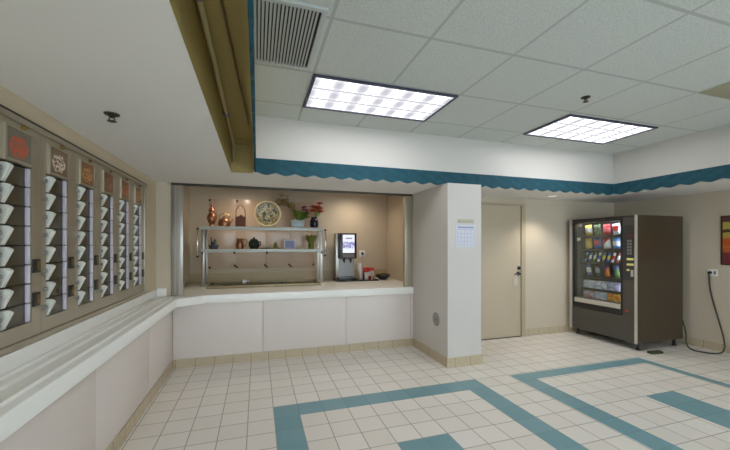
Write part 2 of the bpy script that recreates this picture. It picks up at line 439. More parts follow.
mb = MB(); mb.box(2.102, 2.114, 3.488, 4.418, 0, .112); mb.box(2.114, 2.584, 3.488, 3.5, 0, .112); mb.box(2.572, 2.584, 3.5, 4.358, 0, .112)
struct('baseboard_pillar', mb, M['base'], 'beige tile base around the pillar', 'baseboard')
mb = MB(); mb.box(4.01, 5.93, 4.358, 4.37, 0, .11); mb.box(2.584, 2.94, 4.358, 4.37, 0, .11)
struct('baseboard_back', mb, M['base'], 'beige tile base beside the door', 'baseboard')
struct('baseboard_right', box(5.918, 5.93, YB, 4.358, 0, .11), M['base'], 'beige tile base along the right wall', 'baseboard')
struct('trim_5', box(-1.0, 2.112, 4.45, 4.475, ZS-.03, ZS), M['darksteel'], 'dark metal head track over the serving opening', 'trim')
mb = MB(); mb.box(-.955, -.83, 4.435, 4.50, .836, ZS-.031, bev=.004); mb.box(-.92, -.905, 4.43, 4.435, .836, ZS-.031); mb.box(-.875, -.86, 4.43, 4.435, .836, ZS-.031)
struct('trim_6', mb, M['steel'], 'brushed steel jamb at the left of the serving opening', 'jamb')
mb = MB(); mb.box(1.99, 2.112, 4.435, 4.50, .836, ZS-.031, bev=.004); mb.box(2.03, 2.045, 4.43, 4.435, .836, ZS-.031)
struct('trim_7', mb, M['warmsteel'], 'brushed steel jamb beside the pillar', 'jamb')

wn = thing('window_1', (2.5, YB, .45), 'wide unseen window added behind the viewer to bring in daylight', 'window'); wn['kind'] = 'structure'  # added out of view to brighten the room; a bluish jamb reflection suggests one
mb = MB()
for x in (-.95, .38, 1.71, 3.05, 4.38, 5.71): mb.box(x, x+.04, YB-.08, YB-.02, .45, 2.12)
mb.box(-.95, 5.75, YB-.08, YB-.02, .45, .49); mb.box(-.95, 5.75, YB-.08, YB-.02, 2.08, 2.12); mb.build('window_frame', M['vendtrim'], wn)
for x in (-.91, .42, 1.75, 3.09, 4.42): box(x, x+1.29, YB-.055, YB-.05, .49, 2.08).build('window_pane', M['glass'], wn)

# door
d = thing('door_1', (3.47, 4.36, 0), 'plain cream door beside the pillar with lever handle', 'door'); d['kind'] = 'structure'
box(3.02, 3.922, 4.352, 4.369, .012, 2.032, bev=.002).build('door_leaf', M['door'], d)
mb = MB(); mb.box(3.928, 4.005, 4.335, 4.369, 0, 2.078, bev=.004); mb.box(2.94, 3.014, 4.335, 4.369, 0, 2.078, bev=.004); mb.box(3.014, 3.928, 4.335, 4.369, 2.038, 2.078, bev=.004)
mb.build('door_frame', M['frame'], d)
box(3.014, 3.928, 4.345, 4.369, 0, .01).build('threshold', M['darksteel'], d)
h = MB().lathe([(.034, 0), (.034, .008), (.026, .014), (.014, .018), (.014, .05), (.0, .052)], (3.872, 4.352, .985), 20, 'Y').build('lever_handle', M['slate'], d)
mb = MB(); mb.tube([(3.872, 4.308, .985), (3.85, 4.304, .985), (3.80, 4.304, .983), (3.765, 4.310, .980)], [.011, .011, .009, .008]); mb.build('lever', M['slate'], h)
MB().lathe([(.03, 0), (.03, .012), (.022, .02), (.0, .021)], (3.885, 4.352, 1.072), 20, 'Y').build('deadbolt', M['slate'], d)
mb = MB(); mb.box(3.79, 3.86, 4.3455, 4.351, .80, .925, bev=.002); tg = mb.build('door_hanger', M['hanger'], d)
MB().tube([(3.81, 4.348, .92), (3.83, 4.340, .955), (3.85, 4.336, .972)], .003).build('hanger_string', M['white'], tg)

# ------------------------------------------------------------------ serving counter (one continuous L)
ct = thing('serving_counter', (-.4, 4.2, 0), 'white L shaped serving counter with tray slides and pale panelled front', 'counter')
slab = [(-1.109, YB+.02), (-.849, YB+.02), (-.849, 4.2), (-.60, 4.40), (2.112, 4.40), (2.112, 4.602), (2.268, 4.602), (2.268, 5.848), (-.998, 5.848), (-.998, 4.448), (-1.109, 4.448)]
MB().prism(slab, .742, .835, 'Z', bev=.008).build('countertop', M['counter'], ct)
for xa in (-.912, -1.012, -1.085):
    mb = MB(); w = .017
    mb.prism([(xa-w, .8345), (xa+w, .8345), (xa+w*.6, .848), (xa-w*.6, .848)], YB+.1, 4.22, 'Y', bev=.003); mb.build('tray_slide', M['counter'], ct)
ys = [YB+.02, -.75, .32, 1.394, 2.466, 3.537, 4.43]
for a, b in zip(ys, ys[1:]): box(-1.109, -.936, a+.002, b-.002, .1, .742, bev=.002).build('front_panel', M['cpanel'], ct)
xs = [-.935, .065, 1.13, 2.075]
for a, b in zip(xs, xs[1:]): box(a+.002, b-.002, 4.431, 4.449, .1, .742, bev=.002).build('front_panel', M['cpanel'], ct)
box(2.077, 2.112, 4.425, 4.449, .1, .742, bev=.002).build('corner_post', M['cpanel'], ct)
mb = MB(); mb.box(-1.109, -1.097, YB+.02, 4.448, .8355, .925, bev=.003); mb.box(-1.097, -1.003, 4.436, 4.448, .8355, .93, bev=.003); mb.build('backsplash', M['counter'], ct)
box(-.998, 2.268, 5.835, 5.848, .8355, .99, bev=.003).build('rear_backsplash', M['backsplash'], ct)

# ------------------------------------------------------------------ food dispenser columns in the left wall
XF = -1.108
photos = [food_photo('photo_pizza', (120, 114, 100), (214, 84, 50), (150, 110, 84)), food_photo('photo_rolls', (128, 100, 70), (236, 222, 204), (120, 82, 58)),
          food_photo('photo_pasta', (140, 92, 50), (214, 150, 80), (120, 84, 44)), food_photo('photo_pie', (118, 78, 48), (176, 124, 70), (92, 60, 44)),
          food_photo('photo_chicken', (136, 90, 52), (206, 122, 60), (120, 66, 40)), food_photo('photo_bread', (140, 104, 58), (196, 136, 74), (130, 80, 44))]
UL = ['nearest steel food window column, with red pizza photo, at the left edge', 'steel food window column with photo of pale rolls, second from the viewer',
      'steel food window column with golden pasta photo, third from the viewer', 'steel food window column with dark brown pie photo, fourth from the viewer',
      'steel food window column with orange chicken photo, last but one before the corner', 'steel food window column at the far end by the corner, with tan bread photo']
ZT = 1.818; ZP = .098
def unit(y):
    t = thing('food_dispenser', (-1.25, y, .932), UL[0], 'dispenser', 'food window columns in the left wall')
    mb = MB()
    mb.box(-1.13, XF, y+.001, y+.045, .96, 2.022); mb.box(-1.13, XF, y+.268, y+.348, .96, 2.022)
    mb.box(-1.13, XF, y+.045, y+.268, .96, ZT-8*ZP); mb.box(-1.13, XF, y+.045, y+.268, ZT+.006, 2.022)
    mb.build('face_plate', M['warmsteel'], t)
    mb = MB(); mb.box(-1.249, -1.131, y+.03, y+.04, .97, 1.84); mb.box(-1.249, -1.131, y+.27, y+.28, .97, 1.84); mb.box(-1.249, -1.24, y+.04, y+.27, .97, 1.84)
    for k in range(9): mb.box(-1.24, -1.131, y+.04, y+.27, ZT-k*ZP-.004, ZT-k*ZP)
    mb.build('cabinet', M['vendliner'], t)
    f = MB(); a, b, z0, z1 = y+.062, y+.272, 1.826, 1.995
    f.box(XF, XF+.010, a, a+.012, z0, z1); f.box(XF, XF+.010, b-.012, b, z0, z1); f.box(XF, XF+.010, a+.012, b-.012, z1-.012, z1); f.box(XF, XF+.010, a+.012, b-.012, z0, z0+.012)
    pf = f.build('photo_frame', M['warmsteel'], t)
    box(XF, XF+.004, a+.012, b-.012, z0+.012, z1-.012).build('food_photo', photos[0], pf)
    MB().lathe([(.011, 0), (.011, .008), (.006, .016), (0, .017)], (XF, y+.20, 2.008), 12, 'X').build('cam_lock', M['brass'], t)
    for k in range(8):
        zt = ZT-k*ZP; zb = zt-ZP
        dr = box(-1.128, -1.122, y+.046, y+.238, zb+.003, zt-.003).build('door', M['brownglass'], t)
        mb = MB(); mb.prism([(-1.121, zt-.004), (-1.100, zt-.005), (-1.086, zt-.014), (-1.084, zt-.021), (-1.117, zb+.004), (-1.121, zb+.004)], y+.066, y+.094, 'Y', bev=.003)
        mb.build('pull_flap', M['flap'], dr)
        MB().lathe([(.010, 0), (.010, .005), (.013, .007), (.012, .012), (0, .014)], (XF, y+.026, zt-.040), 12, 'X').build('knob', M['pewter'], dr)
        box(-1.121, -1.108, y+.240, y+.262, zb+.006, zt-.002, bev=.002).build('price_strip', M['lavender'], t)
    for z in (1.285, 1.11):
        cb = box(XF, XF+.008, y+.276, y+.332, z, z+.072, bev=.003).build('coin_plate', M['black'], t)
        mb = MB(); mb.box(XF+.008, XF+.011, y+.300, y+.318, z+.012, z+.058, bev=.001); mb.build('coin_slot', M['brass'], cb)
    return t
u0 = unit(1.918)
for k in range(1, 6):
    u = copy_tree(u0); u.location.y += .349*k; u['label'] = UL[k]
    for ch in u.children:
        for g in ch.children:
            if g.name.startswith('food_photo'):
                g.data = g.data.copy(); g.data.materials[0] = photos[k]
mb = MB(); mb.box(-1.118, -1.094, 1.882, 4.06, 2.022, 2.05, bev=.003); mb.box(-1.118, -1.094, 1.882, 4.06, .933, .958, bev=.003)
mb.box(-1.13, -1.10, 4.014, 4.06, .958, 2.022, bev=.003); mb.box(-1.13, -1.10, 1.882, 1.916, .958, 2.022, bev=.003)
struct('trim_8', mb, M['warmsteel'], 'dull steel surround of the food windows', 'trim')
struct('trim_9', box(-1.109, -1.098, 1.86, 4.075, 2.051, 2.062), M['darksteel'], 'thin dark moulding above the food windows', 'trim')

# ------------------------------------------------------------------ ceiling fittings
def fixture(x0, x1, y0, y1, label):
    t = thing('ceiling_light', ((x0+x1)/2, (y0+y1)/2, ZC), label, 'ceiling light', 'fluorescent troffers in the grid ceiling')
    mb = MB(); w = .022
    mb.box(x0, x0+w, y0, y1, ZC-.016, ZC-.0005); mb.box(x1-w, x1, y0, y1, ZC-.016, ZC-.0005); mb.box(x0+w, x1-w, y0, y0+w, ZC-.016, ZC-.0005); mb.box(x0+w, x1-w, y1-w, y1, ZC-.016, ZC-.0005)
    mb.build('frame', M['lightframe'], t)
    box(x0+w, x1-w, y0+w, y1-w, ZC-.010, ZC-.0005).build('lens', M['lens'], t)
    return t
fixture(.41, 1.68, 2.605, 3.245, 'lit fluorescent ceiling light nearer the left, beside the air vent')
fixture(2.985, 4.25, 2.635, 3.275, 'lit fluorescent ceiling light at the right, near the vending machine corner')
fixture(.41, 1.68, -.675, -.035, 'lit fluorescent ceiling light behind the viewer, left one')
fixture(3.0, 4.27, -.675, -.035, 'lit fluorescent ceiling light behind the viewer, right one')

t = thing('air_vent', (.17, 2.23, ZC), 'grey louvred air vent in the grid ceiling beside the left light', 'vent')
box(-.028, .36, 1.88, 2.53, ZC-.003, ZC-.0005).build('duct_opening', M['ventdark'], t)
mb = MB(); mb.box(-.028, .375, 1.86, 1.89, ZC-.016, ZC-.0005, bev=.002); mb.box(-.028, .375, 2.515, 2.55, ZC-.016, ZC-.0005, bev=.002); mb.box(.345, .375, 1.89, 2.515, ZC-.016, ZC-.0005, bev=.002); mb.build('frame', M['ventmetal'], t)
for k in range(17):
    x = -.018+k*.021
    box(x, x+.011, 1.891, 2.514, ZC-.017, ZC-.004, rot=Matrix.Rotation(.3, 3, 'Y')).build('louvre', M['ventmetal'], t)
tag(box(3.625, 4.235, 1.31, 1.935, ZC-.006, ZC-.0005, bev=.002).build('ceiling_panel', M['stain']), 'tan panel set among the grey ceiling tiles at the right edge', 'ceiling panel')

def sprinkler(x, y, z, label):
    t = thing('ceiling_sprinkler', (x, y, z), label, 'sprinkler')
    MB().lathe([(.038, .002), (.036, -.006), (.022, -.011), (.02, -.013)], (x, y, z), 24).build('escutcheon', M['darksteel'], t)
    mb = MB(); mb.cyl((x, y, z-.012), (x, y, z-.022), .012); mb.tube([(x-.011, y, z-.020), (x-.014, y, z-.030), (x-.004, y, z-.038)], .003, 6); mb.tube([(x+.011, y, z-.020), (x+.014, y, z-.030), (x+.004, y, z-.038)], .003, 6); mb.build('head', M['darksteel'], t)
    MB().lathe([(.0, -.037), (.022, -.039), (.022, -.042), (0, -.044)], (x, y, z), 16).build('deflector', M['darksteel'], t)
sprinkler(-.768, 2.22, ZS, 'small dark fire sprinkler in the low left soffit')
sprinkler(2.78, 2.30, ZC, 'small dark fire sprinkler between the grid ceiling lights')

def downlight(x, y, z, e, label, size=2.9, col=(1, .88, .74), bulb='bulb_warm'):
    t = thing('downlight', (x, y, z), label, 'downlight', 'recessed round downlights')
    MB().lathe([(.075, -.0005), (.072, -.007), (.056, -.007), (.052, -.0005)], (x, y, z), 28, cap=False).build('trim_ring', M['white'], t)
    MB().lathe([(.051, -.001), (.051, -.003), (0, -.004)], (x, y, z), 24).build('bulb', M[bulb], t)
    l = bpy.data.lights.new('lamp', 'SPOT'); l.energy = e; l.color = col; l.spot_size = size; l.spot_blend = 1. if size > 2.5 else .7; l.shadow_soft_size = .05
    o = bpy.data.objects.new('lamp', l); C.objects.link(o); o.parent = t; o.location = (0, 0, -.02)
downlight(-.20, 5.40, 2.36, 14, 'recessed downlight over the display shelves in the niche')
downlight(1.55, 5.42, 2.36, 20, 'recessed downlight over the coffee machine in the niche')
downlight(4.156, 3.98, ZS, 26, 'recessed downlight in the soffit in front of the door', 1.9, col=(1, .95, .87), bulb='bulb_dim')

# teal valance: hangs round the inside of the raised ceiling
def scallop(mb, fixed, axis, a, b, off):
    top = 2.312; n = max(2, round((b-a)/.2)); pts = []
    K = n*10
    for i in range(K+1):
        u = a+(b-a)*i/K; w = .5-.5*math.cos(2*PI*(i/10))
        pts.append((u, 2.172-.024*w**.8))
    poly = [(a, top), (b, top)]+pts[::-1]
    mb.prism(poly, fixed, fixed+off, axis)
mb = MB(); scallop(mb, 3.639, 'Y', -.013, 4.914, -.016); scallop(mb, -.029, 'X', YB+.02, 3.62, .016); scallop(mb, 4.929, 'X', YB+.02, 3.62, -.016)
tag(mb.build('fabric_valance', M['valance']), 'teal scalloped fabric valance hanging around the raised ceiling edge', 'valance')

p = thing('conduit_pipe', (-.21, 2.3, 2.42), 'tan painted conduit pipe running along the ochre slot by the soffit', 'pipe')
MB().tube([(-.222, YB+.05, 2.42), (-.222, 3.3, 2.42), (-.222, 3.50, 2.415), (-.222, 3.555, 2.39), (-.222, 3.56, 2.24)], .013, 12).build('pipe', M['pipe'], p)
MB().tube([(-.16, YB+.05, 2.45), (-.16, 1.2, 2.45), (-.07, 3.0, 2.43)], .006, 8).build('cable', M['well'], p)
for y in (1.45, 2.75):
    mb = MB(); mb.cyl((-.222, y, 2.42), (-.222, y+.05, 2.42), .02, seg=14); mb.box(-.249, -.222, y+.01, y+.04, 2.412, 2.428); mb.build('pipe_clamp', M['pewter'], p)

# ------------------------------------------------------------------ the niche: panels, display stand, things on it
for i, (xa, xb) in enumerate([(-.727, -.33), (-.325, .13), (.135, .52), (.525, .926)]):
    t = thing('back_panel', ((xa+xb)/2, 5.85, 1.03), ['glossy beige panel at the left end behind the display shelves', 'glossy beige panel behind the brown basket and jug', 'glossy beige panel behind the round plate', 'glossy beige panel at the right end behind the flowers'][i], 'wall panel', 'glossy panels on the niche back wall')
    box(xa, xb, 5.838, 5.849, 1.05, 2.16, bev=.002).build('panel', M['panelpink'], t)
    for x, z in ((xa+.012, 1.075), (xb-.012, 1.10), (xa+.012, 2.135)):
        MB().lathe([(.017, 0), (.017, .008), (.010, .014), (0, .015)], (x, 5.838, z), 14, 'Y').build('panel_clip', M['darksteel'], t)

st = thing('display_stand', (.1, 5.45, .836), 'two tier glass display stand with steel posts on the back counter', 'display stand')
ZA = 1.69; ZB = 1.362
for x in (-.745, .965):
    for y in (5.36, 5.66):
        mb = MB(); mb.box(x-.02, x+.02, y-.012, y+.012, .842, ZA-.018, bev=.004); po = mb.build('post', M['steel'], st)
        box(x-.035, x+.035, y-.03, y+.03, .836, .844, bev=.002).build('foot', M['steel'], po)
for z, nm in ((ZA, 'upper'), (ZB, 'lower')):
    sh = box(-.77, .99, 5.30, 5.68, z-.010, z, bev=.002).build('glass_shelf', M['shelfglass'], st)
    mb = MB(); mb.box(-.775, .995, 5.288, 5.299, z-.040, z+.010, bev=.003); mb.build('front_rail', M['glassedge'], sh)
    mb = MB()
    for x in (-.745, .965): mb.box(x-.012, x+.012, 5.31, 5.67, z-.03, z-.011)
    mb.build('bracket', M['steel'], sh)
for x in (-.80, 1.01):
    mb = MB(); mb.tube([(x, 5.27, 1.66), (x, 5.245, 1.62), (x, 5.245, 1.32), (x, 5.27, 1.27)], .011, 10); hg = mb.build('guard_tube', M['chrome'], st)
    for z in (1.66, 1.27, 1.345): MB().ball((x, 5.262, z), .017, seg=10).build('ball_joint', M['slate'], hg)
for x in (-.745, -.32, .134, .965):
    MB().ball((x, 5.29, ZB-.045), .014, (1, 1, 1.5), 10).build('guard_clip', M['slate'], st)
G1 = 'ornaments on the upper glass shelf'; G2 = 'ornaments on the lower glass shelf'
YS = 5.47
# upper shelf
t = thing('copper_urn', (-.645, YS, ZA), 'tall copper urn at the left end of the upper glass shelf', 'urn', G1)
MB().lathe([(.035, .0), (.05, .004), (.045, .02), (.02, .04), (.05, .08), (.065, .13), (.055, .18), (.028, .21), (.03, .23), (.045, .24)], (-.645, YS, ZA+.001), 22).build('body', M['copper'], t)
MB().lathe([(.046, .24), (.04, .26), (.016, .29), (.012, .31), (.02, .325), (.014, .345), (0, .36)], (-.645, YS, ZA+.001), 22).build('lid', M['copper'], t)
MB().tube([(-.595, YS, ZA+.10), (-.575, YS, ZA+.14), (-.58, YS, ZA+.19), (-.61, YS, ZA+.205)], .006, 8).build('handle', M['brass'], t)
t = thing('copper_kettle', (-.47, YS, ZA), 'round copper kettle with handle on the upper shelf beside the tall urn', 'kettle', G1)
MB().lathe([(.055, .0), (.075, .01), (.088, .05), (.08, .10), (.05, .13), (.03, .135), (.028, .145), (.012, .15), (.014, .165), (0, .172)], (-.47, YS, ZA+.001), 24).build('body', M['copper'], t)
MB().tube([(-.39, YS, ZA+.07), (-.365, YS, ZA+.10), (-.35, YS, ZA+.135)], [.014, .010, .008], 10).build('spout', M['copper'], t)
MB().tube([(-.53, YS, ZA+.10), (-.54, YS, ZA+.18), (-.47, YS, ZA+.215), (-.40, YS, ZA+.18), (-.41, YS, ZA+.10)], .006, 8).build('handle', M['brass'], t)
t = thing('wicker_basket', (-.242, YS, ZA), 'reddish brown basket with tall hoop handle on the upper shelf', 'basket', G1)
mb = MB(); mb.box(-.315, -.17, YS-.05, YS+.05, ZA+.001, ZA+.012); mb.box(-.315, -.305, YS-.05, YS+.05, ZA+.012, ZA+.165); mb.box(-.18, -.17, YS-.05, YS+.05, ZA+.012, ZA+.165); mb.box(-.305, -.18, YS-.05, YS-.04, ZA+.012, ZA+.155); mb.box(-.305, -.18, YS+.04, YS+.05, ZA+.012, ZA+.155); mb.build('basket_body', M['brown'], t)
MB().tube([(-.308, YS, ZA+.155), (-.308, YS, ZA+.26), (-.275, YS, ZA+.32), (-.242, YS, ZA+.345), (-.21, YS, ZA+.32), (-.178, YS, ZA+.26), (-.178, YS, ZA+.155)], .006, 8).build('hoop_handle', M['brown'], t)
mb = MB()
for x, z in ((-.27, .17), (-.235, .19), (-.21, .17)): mb.ball((x, YS, ZA+z-.02), .03, seg=10)
mb.build('filling', M['wood'], t)
t = thing('decorative_plate', (.153, YS+.02, ZA), 'large round patterned plate standing on the upper glass shelf', 'plate', G1)
MB().lathe([(0, .010), (.12, .008), (.15, .012), (.198, .030), (.202, .026), (.15, .004), (.12, 0), (0, 0)], (.153, YS+.04, ZA+.226), 48, 'Y').build('plate', M['plate'], t)
mb = MB(); mb.tube([(.06, YS-.06, ZA+.03), (.06, YS-.05, ZA+.008), (.06, YS+.10, ZA+.008), (.06, YS+.085, ZA+.17)], .006, 8); mb.tube([(.246, YS-.06, ZA+.03), (.246, YS-.05, ZA+.008), (.246, YS+.10, ZA+.008), (.246, YS+.085, ZA+.17)], .006, 8); mb.tube([(.06, YS+.09, ZA+.10), (.246, YS+.09, ZA+.10)], .005, 8); mb.build('plate_easel', M['brass'], t)
t = thing('potted_plant', (.575, YS, ZA), 'pale blue planter of green leaves and arching dry branches on the upper shelf', 'plant', G1)
mb = MB(); mb.prism([(.515, ZA+.001), (.695, ZA+.001), (.715, ZA+.135), (.495, ZA+.135)], YS-.06, YS+.06, 'Y', bev=.006); mb.build('planter', M['planter'], t)
mb = MB(); rr = random.Random(3)
for k in range(60):
    a = rr.uniform(0, 2*PI); mb.leaf((.63+.04*math.cos(a), YS+.03*math.sin(a), ZA+.135), (math.cos(a)*.7+.3, math.sin(a)*.5, rr.uniform(.5, 1.7)), rr.uniform(.14, .27), .05, .3)
mb.build('foliage', M['leaf'], t)
mb = MB()
for k in range(7):
    q = rr.uniform(-.03, .03); r2 = rr.uniform(.22, .36); hgt = rr.uniform(.30, .46)
    pts = [(.54+q, YS+q, ZA+.11), (.53+q, YS+.02+q, ZA+.11+hgt*.6), (.56-r2*.5, YS+.06+q, ZA+.10+hgt*.95), (.56-r2*.8, YS+.10+q, ZA+.08+hgt)]
    mb.tube(pts, .003, 6)
    for j in range(16):
        u = .25+.75*j/15; i = min(2, int(u*3)); f = u*3-i; P = Vector(pts[i]).lerp(Vector(pts[i+1]), f)
        mb.leaf(P, (rr.uniform(-1, 1), rr.uniform(-.6, .6), rr.uniform(-.4, .8)), .065, .032, .3)
mb.build('dry_branches', M['dry'], t)
t = thing('flower_vase', (.868, YS, ZA), 'dark blue vase of red and purple flowers at the right end of the upper shelf', 'vase', G1)
MB().lathe([(.045, 0), (.055, .006), (.072, .06), (.07, .12), (.045, .165), (.05, .185), (.042, .185), (.036, .165), (.0, .16)], (.868, YS, ZA+.001), 24).build('vase', M['navy'], t)
mb = MB(); heads = []
for k in range(20):
    x = rr.uniform(-.07, .13); y = rr.uniform(-.06, .06); z = rr.uniform(.25, .42); heads.append((.868+x, YS+y, ZA+z)); mb.tube([(.868+x*.15, YS+y*.15, ZA+.163), (.868+x*.6, YS+y*.6, ZA+z*.75), heads[-1]], .003, 6)
mb.build('stems', M['leaf'], t)
mb = MB()
for hx in heads:
    for j in range(7):
        a = 2*PI*j/7; mb.leaf(hx, (math.cos(a), math.sin(a)*.7-.3, .5), .065, .048, .2)
mb.build('red_petals', M['red'], t)
mb = MB()
for k in range(9):
    c = (.868-.15+rr.uniform(-.03, .03), YS+rr.uniform(-.04, .04), ZA+rr.uniform(.28, .37)); mb.tube([(.860, YS, ZA+.163), (.80, YS, ZA+.24), c], .003, 6)
    for j in range(7):
        a = 2*PI*j/7; mb.leaf(c, (math.cos(a), math.sin(a)*.7-.3, .5), .05, .04, .2)
mb.build('purple_petals', M['purple'], t)
# lower shelf
t = thing('model_boat', (-.615, YS, ZB), 'small dark model boat at the left end of the lower glass shelf', 'ornament', G2)
mb = MB(); mb.prism([(-.685, ZB+.07), (-.665, ZB+.002), (-.565, ZB+.002), (-.54, ZB+.07)], YS-.03, YS+.03, 'Y', bev=.008); mb.build('hull', M['slate'], t)
mb = MB(); mb.box(-.655, -.58, YS-.02, YS+.02, ZB+.071, ZB+.115, bev=.004); mb.cyl((-.65, YS, ZB+.10), (-.65, YS, ZB+.19), .008, seg=8); mb.cyl((-.60, YS, ZB+.11), (-.60, YS, ZB+.15), .018, seg=10); mb.build('superstructure', M['darkgreen'], t)
t = thing('copper_jug', (-.25, YS, ZB), 'copper jug with curved handle on the lower glass shelf', 'jug', G2)
MB().lathe([(.04, 0), (.05, .005), (.06, .05), (.05, .10), (.035, .135), (.045, .165), (.04, .165), (.03, .135), (0, .13)], (-.255, YS, ZB+.001), 22).build('body', M['copper'], t)
MB().tube([(-.215, YS, ZB+.145), (-.165, YS, ZB+.155), (-.15, YS, ZB+.11), (-.17, YS, ZB+.06), (-.20, YS, ZB+.05)], .007, 8).build('handle', M['brass'], t)
t = thing('ceramic_teapot', (-.05, YS, ZB), 'dark green round teapot on the lower glass shelf beside the copper jug', 'teapot', G2)
MB().lathe([(.045, 0), (.06, .006), (.082, .06), (.078, .11), (.05, .15), (.048, .155), (.015, .165), (.016, .18), (0, .19)], (-.05, YS, ZB+.001), 24).build('body', M['darkgreen'], t)
MB().tube([(-.04, YS-.065, ZB+.06), (-.035, YS-.10, ZB+.09), (-.035, YS-.12, ZB+.13)], [.016, .011, .009], 10).build('spout', M['darkgreen'], t)
MB().tube([(.02, YS, ZB+.12), (.045, YS, ZB+.12), (.045, YS, ZB+.07), (.02, YS, ZB+.05)], .008, 8).build('handle', M['darkgreen'], t)
t = thing('serving_tray', (.19, YS, ZB), 'flat green oval tray on the lower shelf under the round plate', 'tray', G2)
mb = MB(); n0 = len(mb.bm.verts); mb.lathe([(0, .006), (.13, .006), (.155, .022), (.16, .022), (.14, 0), (0, 0)], (0, 0, 0), 32)
for v in mb.bm.verts: v.co = Vector((v.co.x*1.0+.19, v.co.y*.55+YS, v.co.z+ZB+.001))
mb.build('dish', M['olive'], t)
t = tag(MB().lathe([(.018, 0), (.03, .01), (.036, .05), (.033, .05), (.026, .012), (0, .01)], (.14, YS, ZB+.008), 18).build('small_cup', M['planter']), 'tiny pale cup standing on the green tray', 'cup', G2)
t = tag(MB().lathe([(.018, 0), (.03, .01), (.032, .06), (.018, .09), (.021, .10), (.0, .095)], (.27, YS, ZB+.008), 18).build('small_jar', M['olive']), 'tiny olive jar standing on the green tray', 'jar', G2)
t = thing('picture_frame', (.484, YS, ZB), 'small lavender picture frame standing on the lower shelf', 'picture frame', G2)
R = Matrix.Rotation(-.12, 3, 'X')
mb = MB(); mb.box(.395, .575, YS-.008, YS+.008, ZB+.003, ZB+.155, bev=.004, rot=R); mb.build('frame', M['lavender'], t)
box(.415, .555, YS-.012, YS-.008, ZB+.025, ZB+.135, rot=R).build('picture', M['ink'], t)
mb = MB(); mb.box(.47, .50, YS+.02, YS+.028, ZB+.001, ZB+.10, rot=Matrix.Rotation(.35, 3, 'X')); mb.build('stand', M['lavender'], t)
t = thing('potted_fern', (.82, YS, ZB), 'green leafy plant in a small pot at the right end of the lower shelf', 'plant', G2)
MB().lathe([(.035, 0), (.04, .004), (.05, .07), (.055, .085), (.047, .085), (.04, .07), (0, .068)], (.82, YS, ZB+.001), 20).build('pot', M['olive'], t)
mb = MB()
for k in range(50):
    a = rr.uniform(0, 2*PI); mb.leaf((.82+.015*math.cos(a), YS+.015*math.sin(a), ZB+.07), (math.cos(a)*rr.uniform(.2, .7), math.sin(a)*.4, 1), rr.uniform(.14, .27), .045, .25)
mb.build('foliage', M['olive'], t)

# hot well on the ledge under the stand
t = thing('food_well', (.1, 5.25, .835), 'low dull metal food well under the display stand', 'food well')
mb = MB(); mb.box(-.66, .90, 5.02, 5.04, .836, .868, bev=.002); mb.box(-.66, .90, 5.60, 5.62, .836, .868, bev=.002); mb.box(-.66, -.64, 5.04, 5.60, .836, .868); mb.box(.88, .90, 5.04, 5.60, .836, .868); mb.build('rim', M['well'], t)
box(-.64, .88, 5.04, 5.60, .836, .842).build('pan', M['wellpan'], t)
for x in (-.13, .38): box(x-.008, x+.008, 5.04, 5.60, .842, .864).build('divider', M['well'], t)
t = thing('creamer_jug', (-.19, 5.45, .843), 'small white creamer jug standing in the food well', 'jug')
MB().lathe([(.022, 0), (.03, .004), (.042, .03), (.036, .055), (.04, .066), (.035, .066), (.03, .05), (0, .045)], (-.19, 5.45, .843), 18).build('body', M['white'], t)
MB().tube([(-.152, 5.45, .8925), (-.13, 5.45, .9025), (-.128, 5.45, .8775), (-.15, 5.45, .8675)], .005, 8).build('handle', M['white'], t)

# coffee machine
before = set(C.objects)
ZL = .8355
tr = thing('drip_tray', (1.6, 5.42, ZL), 'flat black tray under the coffee machine and cups', 'tray')
mb = MB(); mb.box(1.23, 1.93, 5.26, 5.66, ZL, ZL+.008, bev=.002); mb.build('base', M['black'], tr)
mb = MB(); mb.box(1.23, 1.238, 5.26, 5.66, ZL+.008, ZL+.018); mb.box(1.922, 1.93, 5.26, 5.66, ZL+.008, ZL+.018); mb.box(1.238, 1.922, 5.26, 5.268, ZL+.008, ZL+.018); mb.build('lip', M['black'], tr)
t = thing('coffee_machine', (1.42, 5.5, ZL+.009), 'black and steel coffee dispenser with a backlit panel in the niche', 'coffee machine')
z0 = ZL+.009
box(1.25, 1.57, 5.50, 5.80 if False else 5.655, z0, z0+.78, bev=.008).build('body', M['steel'], t)
hd = box(1.285, 1.575, 5.36, 5.499, z0+.36, z0+.78, bev=.010).build('head', M['vendblack'], t)
box(1.335, 1.535, 5.354, 5.36, z0+.455, z0+.755, bev=.002).build('lit_panel', M['screen'], hd)
box(1.335, 1.535, 5.352, 5.36, z0+.375, z0+.435, bev=.003).build('button_strip', M['grey'], hd)
mb = MB(); mb.box(1.30, 1.56, 5.488, 5.499, z0+.06, z0+.358); mb.build('splash_panel', M['pewter'], t)
for x in (1.38, 1.49): MB().lathe([(.018, .36), (.018, .33), (.010, .315), (.010, .29)], (x, 5.43, z0), 14).build('nozzle', M['black'], t)
mb = MB(); mb.box(1.27, 1.575, 5.35, 5.499, z0, z0+.045, bev=.006); bs = mb.build('base', M['vendblack'], t)
mb = MB()
for k in range(9): mb.box(1.29+k*.031, 1.302+k*.031, 5.36, 5.49, z0+.0455, z0+.052)
mb.build('drip_grate', M['steel'], bs)
CU = 'supplies beside the coffee machine'
lean = Matrix.Translation((1.665, 5.42, z0+.005)) @ Matrix.Rotation(-.13, 4, 'Y')
for k in range(6):
    mb = MB(); mb.lathe([(.030, .0), (.040, .10), (.043, .105), (.039, .105), (.0285, .003), (0, .003)], (0, 0, k*.034), 20); mb.bm.transform(lean)
    tag(mb.build('paper_cup', M['white']), 'white paper cup in the leaning stack beside the coffee machine', 'cup', 'stacked paper cups by the coffee machine')
